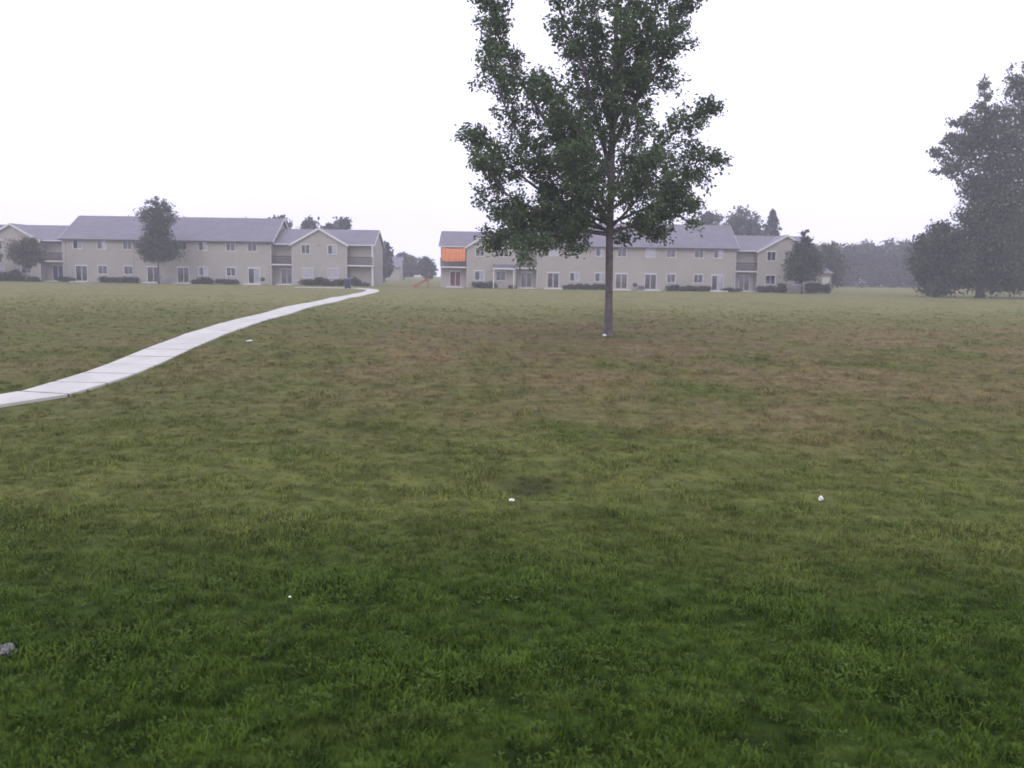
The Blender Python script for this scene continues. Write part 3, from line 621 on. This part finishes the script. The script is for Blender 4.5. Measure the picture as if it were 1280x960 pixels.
def chair(x, y, rz, label):
    t = empty("garden_chair", (x, y, ground(x, y)+.0), label, "chair", "garden chairs by the apartment doors"); t.rotation_euler.z = rz
    MB().box(-.25, .25, -.25, .25, .40, .44).build("seat", M_GREYMETAL, t); MB().prism([(-.25, .22, .46), (-.25, .34, .95), (-.25, .37, .95), (-.25, .25, .46)], (.5, 0, 0)).build("backrest", M_GREYMETAL, t)
    for a in (-.22, .22):
        for c in (-.22, .22): MB().box(a-.02, a+.02, c-.02, c+.02, 0, .395).build("leg", M_GREYMETAL, t)
        MB().box(a-.03, a+.03, -.24, .24, .64, .67).build("armrest", M_GREYMETAL, t)
chair(fx(205), 112.6, .3, "grey garden chair just right of the slim young tree's trunk"); chair(fx(214), 112.7, -.4, "grey garden chair left of the third glass door of the left block")
chair(fx(986), 112.6, .5, "grey garden chair under the knob-topped dark tree, left of two"); chair(fx(996), 112.8, -.3, "grey garden chair under the knob-topped dark tree, right of two")
def grill(x, y, label):
    t = empty("barbecue_grill", (x, y, 0), label, "grill", "grills by the apartment walls")
    m = MB(); pr = [(.0, .45), (.18, .5), (.28, .62), (.3, .72)]
    for (r0, z0), (r1, z1) in zip(pr, pr[1:]):
        for k in range(12):
            a, c = 2*math.pi*k/12, 2*math.pi*(k+1)/12; m.quad((r0*math.cos(a), r0*math.sin(a), z0), (r0*math.cos(c), r0*math.sin(c), z0), (r1*math.cos(c), r1*math.sin(c), z1), (r1*math.cos(a), r1*math.sin(a), z1))
    m.build("bowl", M_GUTTER, t, True); m2 = MB(); pr = [(.31, .73), (.28, .86), (.16, .96), (0, .98)]
    for (r0, z0), (r1, z1) in zip(pr, pr[1:]):
        for k in range(12):
            a, c = 2*math.pi*k/12, 2*math.pi*(k+1)/12; m2.quad((r0*math.cos(a), r0*math.sin(a), z0), (r0*math.cos(c), r0*math.sin(c), z0), (r1*math.cos(c), r1*math.sin(c), z1), (r1*math.cos(a), r1*math.sin(a), z1))
    m2.build("lid", M_GUTTER, t, True)
    for k in range(3): a = 2.1*k+.5; MB().tube([(.15*math.cos(a), .15*math.sin(a), .55), (.3*math.cos(a), .3*math.sin(a), 0)], [.02, .02], 6).build("leg", M_GREYMETAL, t)
grill(fx(331.5), 112.9, "dark kettle grill right of the last glass door of the left block")
grill(fx(792), 112.9, "dark kettle grill between the tan-curtained door and the dark glass door of the right block")
# air-conditioner box
ac = empty("air_conditioner", (fx(799.5), 112.9, 0), "grey air conditioner box left of the dark glass door of the right block", "air conditioner")
MB().box(-.4, .4, -.3, .3, .05, .62).build("case", M_GREYMETAL, ac); mm = MB()
for k in range(7): mm.box(-.36, .36, -.33, -.302, .1+k*.07, .13+k*.07)
mm.build("grille", M_GUTTER, ac); MB().box(-.5, .5, -.4, .4, -.05, .048).build("base", M_STOOP, ac)
# orange cloth hung over the end balcony
m = MB(); n_ = 26; x0, x1 = fx(552), fx(581.5)
for i in range(n_):
    for j in range(6):
        q = []
        for (a, c) in ((i, j), (i+1, j), (i+1, j+1), (i, j+1)):
            f = a/n_; g_ = c/6; z = 3.40 + g_*1.62 - .08*math.sin(math.pi*f)*(1-0*g_); q.append((x0+(x1-x0)*f, YB-.14+.09*math.sin(a*1.7+.6*math.sin(a*.7))*(1.15-g_), z))
        m.quad(*q)
o = m.build("awning_cloth", M_ORANGE, None, True); tag(o, "bright orange sheet hung across the upper balcony at the left end of the right block", "sheet")
# low orange play slide at the left corner of the right block
ps = empty("play_slide", (-11.3, 109, 0), "low orange-red play slide on the grass at the left end of the right block", "slide")
MB().prism([(-.9, -.3, .05), (-.6, -.3, .12), (.5, -.3, .95), (.8, -.3, 1.0), (.8, -.3, 1.08), (.5, -.3, 1.03), (-.6, -.3, .2), (-.9, -.3, .12)], (0, .6, 0)).build("chute", M_ORANGE2, ps)
for s in (-.34, .30): MB().prism([(-.9, s, .05), (.8, s, 1.0), (.8, s, 1.22), (-.9, s, .25)], (0, .04, 0)).build("side_rail", M_ORANGE2, ps)
for s in (-.28, .22): MB().box(.84, .9, s, s+.06, 0, 1.3).build("post", M_ORANGE2, ps)
for k in range(4): MB().box(.845, .895, -.215, .215, .2+k*.22, .25+k*.22).build("step", M_ORANGE2, ps)

# ------------------------------------------------------------------ litter and stones on the lawn
def crumple(name, x, y, r, h, m, label, cat, seed, zoff=.03):
    import bmesh
    bm = bmesh.new(); bmesh.ops.create_icosphere(bm, subdivisions=3, radius=1)
    for v in bm.verts:
        d = 1 + .45*noise.noise(v.co*1.7+Vector((seed, 0, 0))) + .25*noise.noise(v.co*4+Vector((0, seed, 0))); v.co = Vector((v.co.x*r*d, v.co.y*r*.8*d, max(-.1*h, v.co.z*h*d)))
    me = bpy.data.meshes.new(name); bm.to_mesh(me); bm.free(); o = link(name, me, m); o.location = (x, y, ground(x, y)+zoff); o.rotation_euler.z = seed; tag(o, label, cat)
crumple("paper_scrap", .02, 10.7, .040, .022, M_PAPER, "flat white scrap of litter in the middle of the swale", "litter", 1.3)
crumple("paper_scrap", 3.94, 10.98, .034, .05, M_PAPER, "peaked white scrap of litter in the swale towards the right", "litter", 2.9)
crumple("paper_scrap", -8.06, 27.1, .10, .03, M_PAPER, "white scrap of litter lying right of the concrete path", "litter", 4.1)
crumple("paper_scrap", -1.64, 6.39, .012, .008, M_PAPER, "tiny white speck of litter in the near lawn left of centre", "litter", 5.5, .035)
crumple("stone", -3.02, 5.03, .10, .03, M_STONE, "flat pale grey stone half sunk in the near lawn at the left edge", "stone", 6.2, .02)
crumple("stone", 3.10, 29.9, .07, .06, M_PAPER, "small white stone at the foot of the big lone tree's trunk", "stone", 3.1, .04)

# ------------------------------------------------------------------ the big lone tree
TRUNK = [(0.0, -0.11), (0.0, 1.09), (-0.04, 3.24), (-0.04, 5.1), (-0.05, 6.66), (-0.03, 8.46), (-0.02, 9.99), (-0.03, 11.99), (-0.03, 13.95), (-0.02, 15.16)]
LIMBS = [
    ( [(-0.07, 4.25), (-1.37, 5.86), (-3.01, 8.17), (-4.09, 10.18), (-4.35, 12.05)] , 0.3 , 0.1 , 1.5 ),
    ( [(-0.06, 3.91), (-1.75, 5.2), (-3.39, 6.87), (-4.37, 9.17)] , -1.0 , 0.075 , 1.2 ),
    ( [(-0.05, 3.78), (-2.01, 4.59), (-3.69, 5.83), (-4.72, 6.85)] , 0.6 , 0.07 , 1.1 ),
    ( [(-0.05, 3.56), (-2.0, 4.01), (-3.62, 4.65), (-4.33, 5.69)] , -1.4 , 0.065 , 1.1 ),
    ( [(-0.04, 3.46), (-1.72, 3.62), (-3.2, 3.6), (-4.01, 3.19)] , 0.2 , 0.06 , 1.2 ),
    ( [(-0.04, 3.4), (-1.45, 3.7), (-2.81, 4.05), (-3.75, 4.2)] , 2.0 , 0.055 , 1.1 ),
    ( [(-0.04, 3.4), (-1.31, 3.49), (-2.25, 3.32), (-3.06, 3.07)] , -2.2 , 0.05 , 1.0 ),
    ( [(-0.05, 5.49), (-0.6, 7.17), (-1.26, 9.21), (-2.14, 10.96), (-2.64, 12.69)] , -0.6 , 0.09 , 1.2 ),
    ( [(-0.06, 6.92), (-0.46, 8.71), (-0.95, 10.48), (-1.34, 12.71)] , 1.2 , 0.08 , 1.3 ),
    ( [(-0.02, 8.21), (0.24, 9.99), (0.5, 11.99), (0.65, 13.72)] , -0.9 , 0.07 , 1.2 ),
    ( [(-0.04, 6.27), (0.71, 7.71), (1.64, 9.12), (2.26, 10.77), (2.77, 12.27)] , 0.4 , 0.085 , 1.5 ),
    ( [(-0.06, 6.79), (0.55, 8.73), (1.15, 10.26), (1.6, 12.5)] , -1.3 , 0.07 , 1.2 ),
    ( [(-0.03, 4.83), (0.91, 5.77), (1.89, 6.56), (2.66, 7.35), (3.4, 7.49)] , 0.2 , 0.07 , 1.1 ),
    ( [(-0.04, 4.25), (1.07, 4.9), (2.25, 5.52), (3.25, 5.93)] , -1.0 , 0.065 , 1.2 ),
    ( [(-0.03, 3.78), (1.09, 4.27), (2.15, 4.73), (2.76, 4.87)] , 1.2 , 0.06 , 1.1 ),
    ( [(-0.04, 3.46), (0.97, 3.79), (1.99, 4.02), (2.57, 4.29)] , -0.4 , 0.055 , 1.0 ),
    ( [(-0.02, 3.64), (0.55, 4.26), (0.94, 4.85), (1.24, 5.51)] , -2.6 , 0.055 , 1.0 ),
    ( [(-0.02, 3.64), (-0.53, 4.35), (-1.08, 5.21), (-1.45, 6.12)] , -2.8 , 0.06 , 1.2 ),
    ( [(-0.03, 4.04), (-0.55, 5.09), (-0.97, 6.13), (-1.21, 7.16)] , 2.4 , 0.06 , 1.2 ),
    ( [(-0.05, 4.57), (0.38, 5.63), (0.61, 6.67), (0.76, 7.96)] , 2.2 , 0.055 , 0.8 ),
    ( [(-0.04, 5.23), (-0.84, 6.26), (-1.8, 7.15), (-2.39, 7.66)] , -1.9 , 0.06 , 1.1 ),
    ( [(-0.05, 3.51), (-0.59, 3.77), (-1.13, 3.89), (-1.59, 3.81)] , -1.2 , 0.05 , 1.0 ),
    ( [(-0.05, 3.51), (0.44, 3.68), (0.97, 3.68), (1.38, 3.64)] , 1.2 , 0.05 , 0.9 ),
    ( [(-0.06, 5.88), (0.01, 7.18), (0.08, 8.47), (0.2, 9.74)] , -1.8 , 0.05 , 1.0 ),
]

tx, ty = 3.26, 30.3; tz = ground(tx, ty)
tree = empty("lone_tree", (tx, ty, tz), "big lone leafy tree on the lawn, bare trunk below, top outside the photo", "tree")
rt_ = random.Random(12)
tp = [(TRUNK[0][0], 0, -.25)] + [(a, 0.03*math.sin(c*1.1), c) for a, c in TRUNK[1:]]
tr_ = [.19, .128, .122, .115, .105, .088, .07, .05, .032, .014]
def sm3(P, n):
    P = [Vector(p) for p in P]; out = []
    for i in range(len(P)-1):
        p0 = P[max(i-1, 0)]; p1 = P[i]; p2 = P[i+1]; p3 = P[min(i+2, len(P)-1)]
        for k in range(n):
            t = k/n; out.append(0.5*((2*p1)+(p2-p0)*t+(2*p0-5*p1+4*p2-p3)*t*t+(3*p1-p0-3*p2+p3)*t**3))
    out.append(P[-1]); return out
def radii(r, n): return [r[min(int(i/n), len(r)-1)]*(1-(i/n % 1)) + r[min(int(i/n)+1, len(r)-1)]*(i/n % 1) for i in range((len(r)-1)*n+1)]
pts = sm3(tp, 4); rr = radii(tr_, 4); rr[0] = .27; rr[1] = .19; rr[2] = .152
trunk = MB().tube(pts, rr, 14).build("trunk", M_BARK, tree, True)
LP, LD = [], []
def leafy(a, b, n, spread=.13):
    d = (b-a).normalized()
    for _ in range(n):
        q = a.lerp(b, rt_.random()**.8) + Vector((rt_.gauss(0, spread), rt_.gauss(0, spread), rt_.gauss(-.03, spread)))
        LP.append(tuple(q)); LD.append(tuple(d*.9+Vector((0, 0, -.15))))
for (lp, dep, r0, wt) in LIMBS:
    k = len(lp)-1
    P = [Vector((p[0]*(.98 if p[0] < 0 else .95), dep*(i/k)**1.1, p[1])) for i, p in enumerate(lp)]
    sp_ = sm3([tuple(p) for p in P], 6); n = len(sp_)
    twig = MB(); main_ = MB().tube(sp_, [r0*(1-.85*i/(n-1)) for i in range(n)], 7)
    total = sum((b-a).length for a, b in zip(sp_, sp_[1:])); nb = int(total*4.6*wt)
    for j in range(nb):
        f = .16+.84*(j+.5)/nb; fi = f*(n-1); i = min(n-2, int(fi)); base = sp_[i].lerp(sp_[i+1], fi-i); d = (sp_[i+1]-sp_[i]).normalized()
        rnd = Vector((rt_.gauss(0, 1), rt_.gauss(0, 1), rt_.gauss(0, .6))); side = (rnd - d*rnd.dot(d)).normalized()
        ln = (1.05*(1-.62*f)+.22)*rt_.uniform(.6, 1.25)
        dr = (side*.85 + d*.75 + Vector((0, 0, .12 if lp[-1][1] > 5 else -.02))).normalized()
        m1 = base + dr*ln*.5 + Vector((0, 0, -.02)); e = base + dr*ln + Vector((0, 0, -.10*ln))
        twig.tube([base, m1, e], [r0*.22+.004, .009, .004], 4)
        leafy(base.lerp(m1, .35), e, int(20*ln/.8*2.1))
        for q in range(3):
            st = base.lerp(e, rt_.uniform(.3, .9)); rn = Vector((rt_.gauss(0, 1), rt_.gauss(0, 1), rt_.gauss(.1, .7))).normalized(); e2 = st + (rn*.7+dr*.6).normalized()*ln*rt_.uniform(.3, .5)
            twig.tube([st, e2], [.006, .003], 3); leafy(st, e2+(e2-st)*.15, int(13*ln/.8*1.95), .11)
    b = main_.build("branch", M_BARK, tree, True); twig.build("twigs", M_BARK, b)
for j in range(150):        # shoots straight off the trunk
    f = rt_.uniform(.34, .97); fi = f*(len(pts)-1); i = int(fi); base = pts[i].lerp(pts[i+1], fi-i)
    if base.z < 3.6: continue
    an = rt_.uniform(0, 6.28); ln = rt_.uniform(.5, 1.1); e = base + Vector((math.cos(an)*.8, math.sin(an)*.8, .6)).normalized()*ln
    leafy(base.lerp(e, .3), e, int(20*ln))
LPn = np.array(LP); print("leaves", len(LPn))
leaf_mesh("crown", LPn, .14*np.random.RandomState(3).uniform(.65, 1.3, len(LPn)), M_LEAF, tree, seed=33, D=np.array(LD), aspect=.52)

# ------------------------------------------------------------------ grass blades: one object of scattered tufts
def tuft_mesh(seed, nbl=16, hgt=.055, spread=.05, wid=.0042):
    rs = random.Random(seed); V = []; Fc = []
    for i in range(nbl):
        x, y = rs.gauss(0, spread), rs.gauss(0, spread); a = rs.uniform(0, 6.28); lean = rs.uniform(.2, 1.1); h = hgt*rs.uniform(.5, 1.25); w = wid*rs.uniform(.7, 1.5)
        dx, dy = math.cos(a), math.sin(a); px, py = -dy*w, dx*w; b = len(V)
        V += [(x-px, y-py, -.01), (x+px, y+py, -.01), (x+dx*h*lean*.35+px*.8, y+dy*h*lean*.35+py*.8, h*.62), (x+dx*h*lean*.35-px*.8, y+dy*h*lean*.35-py*.8, h*.62), (x+dx*h*lean, y+dy*h*lean, h*.95)]
        Fc += [(b, b+1, b+2, b+3), (b+3, b+2, b+4)]
    me = bpy.data.meshes.new("grass_tuft"); me.from_pydata(V, [], Fc); me.update(); me.materials.append(M_BLADE); return me
def scatter(bands, seed):
    rs = np.random.RandomState(seed); out = []
    for (y0, y1, dens, sc_) in bands:
        area = (y1-y0)*(0.62*(y0+y1)+6); n = int(area*dens); y = rs.uniform(y0, y1, n*2); w = 0.62*y+3; x = rs.uniform(-1, 1, n*2)*w.max(); ok = (np.abs(x) < w); x, y = x[ok][:n], y[ok][:n]
        for a, b in zip(x, y):
            c = noise.noise((a*1.1, b*1.1, 5.0))+.6*noise.noise((a*3.3, b*3.3, 9.0))
            if c < rs.uniform(-1.6, -.1): continue
            if b > 22 and rs.rand() < (b-22)/40: continue
            if b > 14 and a < -7 and on_path(a, b): continue
            out.append((a, b, ground(a, b), sc_*(.62+.9*max(0, c)+rs.uniform(-.12, .35))))
    return np.array(out)
PP = [(p.x, p.y) for p in spline(PATH, 0.5)]
def on_path(a, b): return any((a-p[0])**2+(b-p[1])**2 < .47 for p in PP)
pts_ = scatter(GRASS_BANDS, 5); print("tufts", len(pts_))
me = bpy.data.meshes.new("grass_points"); me.vertices.add(len(pts_)); me.vertices.foreach_set('co', pts_[:, :3].reshape(-1).astype(np.float32))
at_ = me.attributes.new("tsc", 'FLOAT', 'POINT'); at_.data.foreach_set('value', pts_[:, 3].astype(np.float32)); me.update()
go = bpy.data.objects.new("grass", me); col.objects.link(go); tag(go, "short wet mown grass of the lawn with clumps and thin spots", "grass", kind='stuff')
ng = bpy.data.node_groups.new("grass_scatter", 'GeometryNodeTree'); ng.interface.new_socket("Geometry", in_out='INPUT', socket_type='NodeSocketGeometry'); ng.interface.new_socket("Geometry", in_out='OUTPUT', socket_type='NodeSocketGeometry')
n = ng.nodes; l = ng.links; gi = n.new("NodeGroupInput"); gou = n.new("NodeGroupOutput"); jn = n.new("GeometryNodeJoinGeometry"); iop = n.new("GeometryNodeInstanceOnPoints")
tufts = []
def weed_mesh(seed):
    rs = random.Random(seed); V = []; Fc = []
    for i in range(11):
        a = rs.uniform(0, 6.28); r = rs.uniform(.015, .05); z = rs.uniform(.015, .05); L_ = rs.uniform(.012, .024); dx, dy = math.cos(a), math.sin(a); b = len(V); w = L_*.42
        V += [(dx*r*.4, dy*r*.4, z-.01), (dx*(r+L_*.5)-dy*w, dy*(r+L_*.5)+dx*w, z+.004), (dx*(r+L_), dy*(r+L_), z-.006), (dx*(r+L_*.5)+dy*w, dy*(r+L_*.5)-dx*w, z+.004)]; Fc.append((b, b+1, b+2, b+3))
    me = bpy.data.meshes.new("weed_tuft"); me.from_pydata(V, [], Fc); me.update(); me.materials.append(M_WEED); return me
g2i = n.new("GeometryNodeGeometryToInstance")
for k in range(8):
    mo = bpy.data.objects.new("grass_tuft_source", weed_mesh(k) if k > 5 else tuft_mesh(40+k, 16 if k < 3 else 24, .045 if k < 3 else .075, .05 if k != 5 else .035)); tufts.append(mo)
    oi = n.new("GeometryNodeObjectInfo"); oi.inputs["Object"].default_value = mo; l.new(oi.outputs["Geometry"], g2i.inputs[0])
m_ = n.new("GeometryNodeMeshToPoints"); l.new(gi.outputs[0], m_.inputs[0]); l.new(m_.outputs[0], iop.inputs["Points"]); l.new(g2i.outputs[0], iop.inputs["Instance"]); iop.inputs["Pick Instance"].default_value = True
rv = n.new("FunctionNodeRandomValue"); rv.data_type = 'FLOAT_VECTOR'; rv.inputs[0].default_value = (-.12, -.12, 0); rv.inputs[1].default_value = (.12, .12, 6.28); l.new(rv.outputs[0], iop.inputs["Rotation"])
na = n.new("GeometryNodeInputNamedAttribute"); na.data_type = 'FLOAT'; na.inputs[0].default_value = "tsc"; l.new(na.outputs[0], iop.inputs["Scale"])
l.new(iop.outputs[0], gou.inputs[0]); md = go.modifiers.new("scatter", 'NODES'); md.node_group = ng

# ------------------------------------------------------------------ haze: rain in the air
hz = MB().box(-340, 340, -70, 430, -2.0, 29.5).build("haze", None); tag(hz, kind='stuff')
hm = bpy.data.materials.new("haze_air"); hm.use_nodes = True; t = hm.node_tree; t.nodes.clear(); o2 = t.nodes.new("ShaderNodeOutputMaterial"); pv = t.nodes.new("ShaderNodeVolumePrincipled")
pv.inputs["Color"].default_value = (0.90, 0.905, 1.0, 1); pv.inputs["Density"].default_value = HAZE; pv.inputs["Anisotropy"].default_value = 0.0
t.links.new(pv.outputs[0], o2.inputs["Volume"]); hz.data.materials.clear(); hz.data.materials.append(hm)
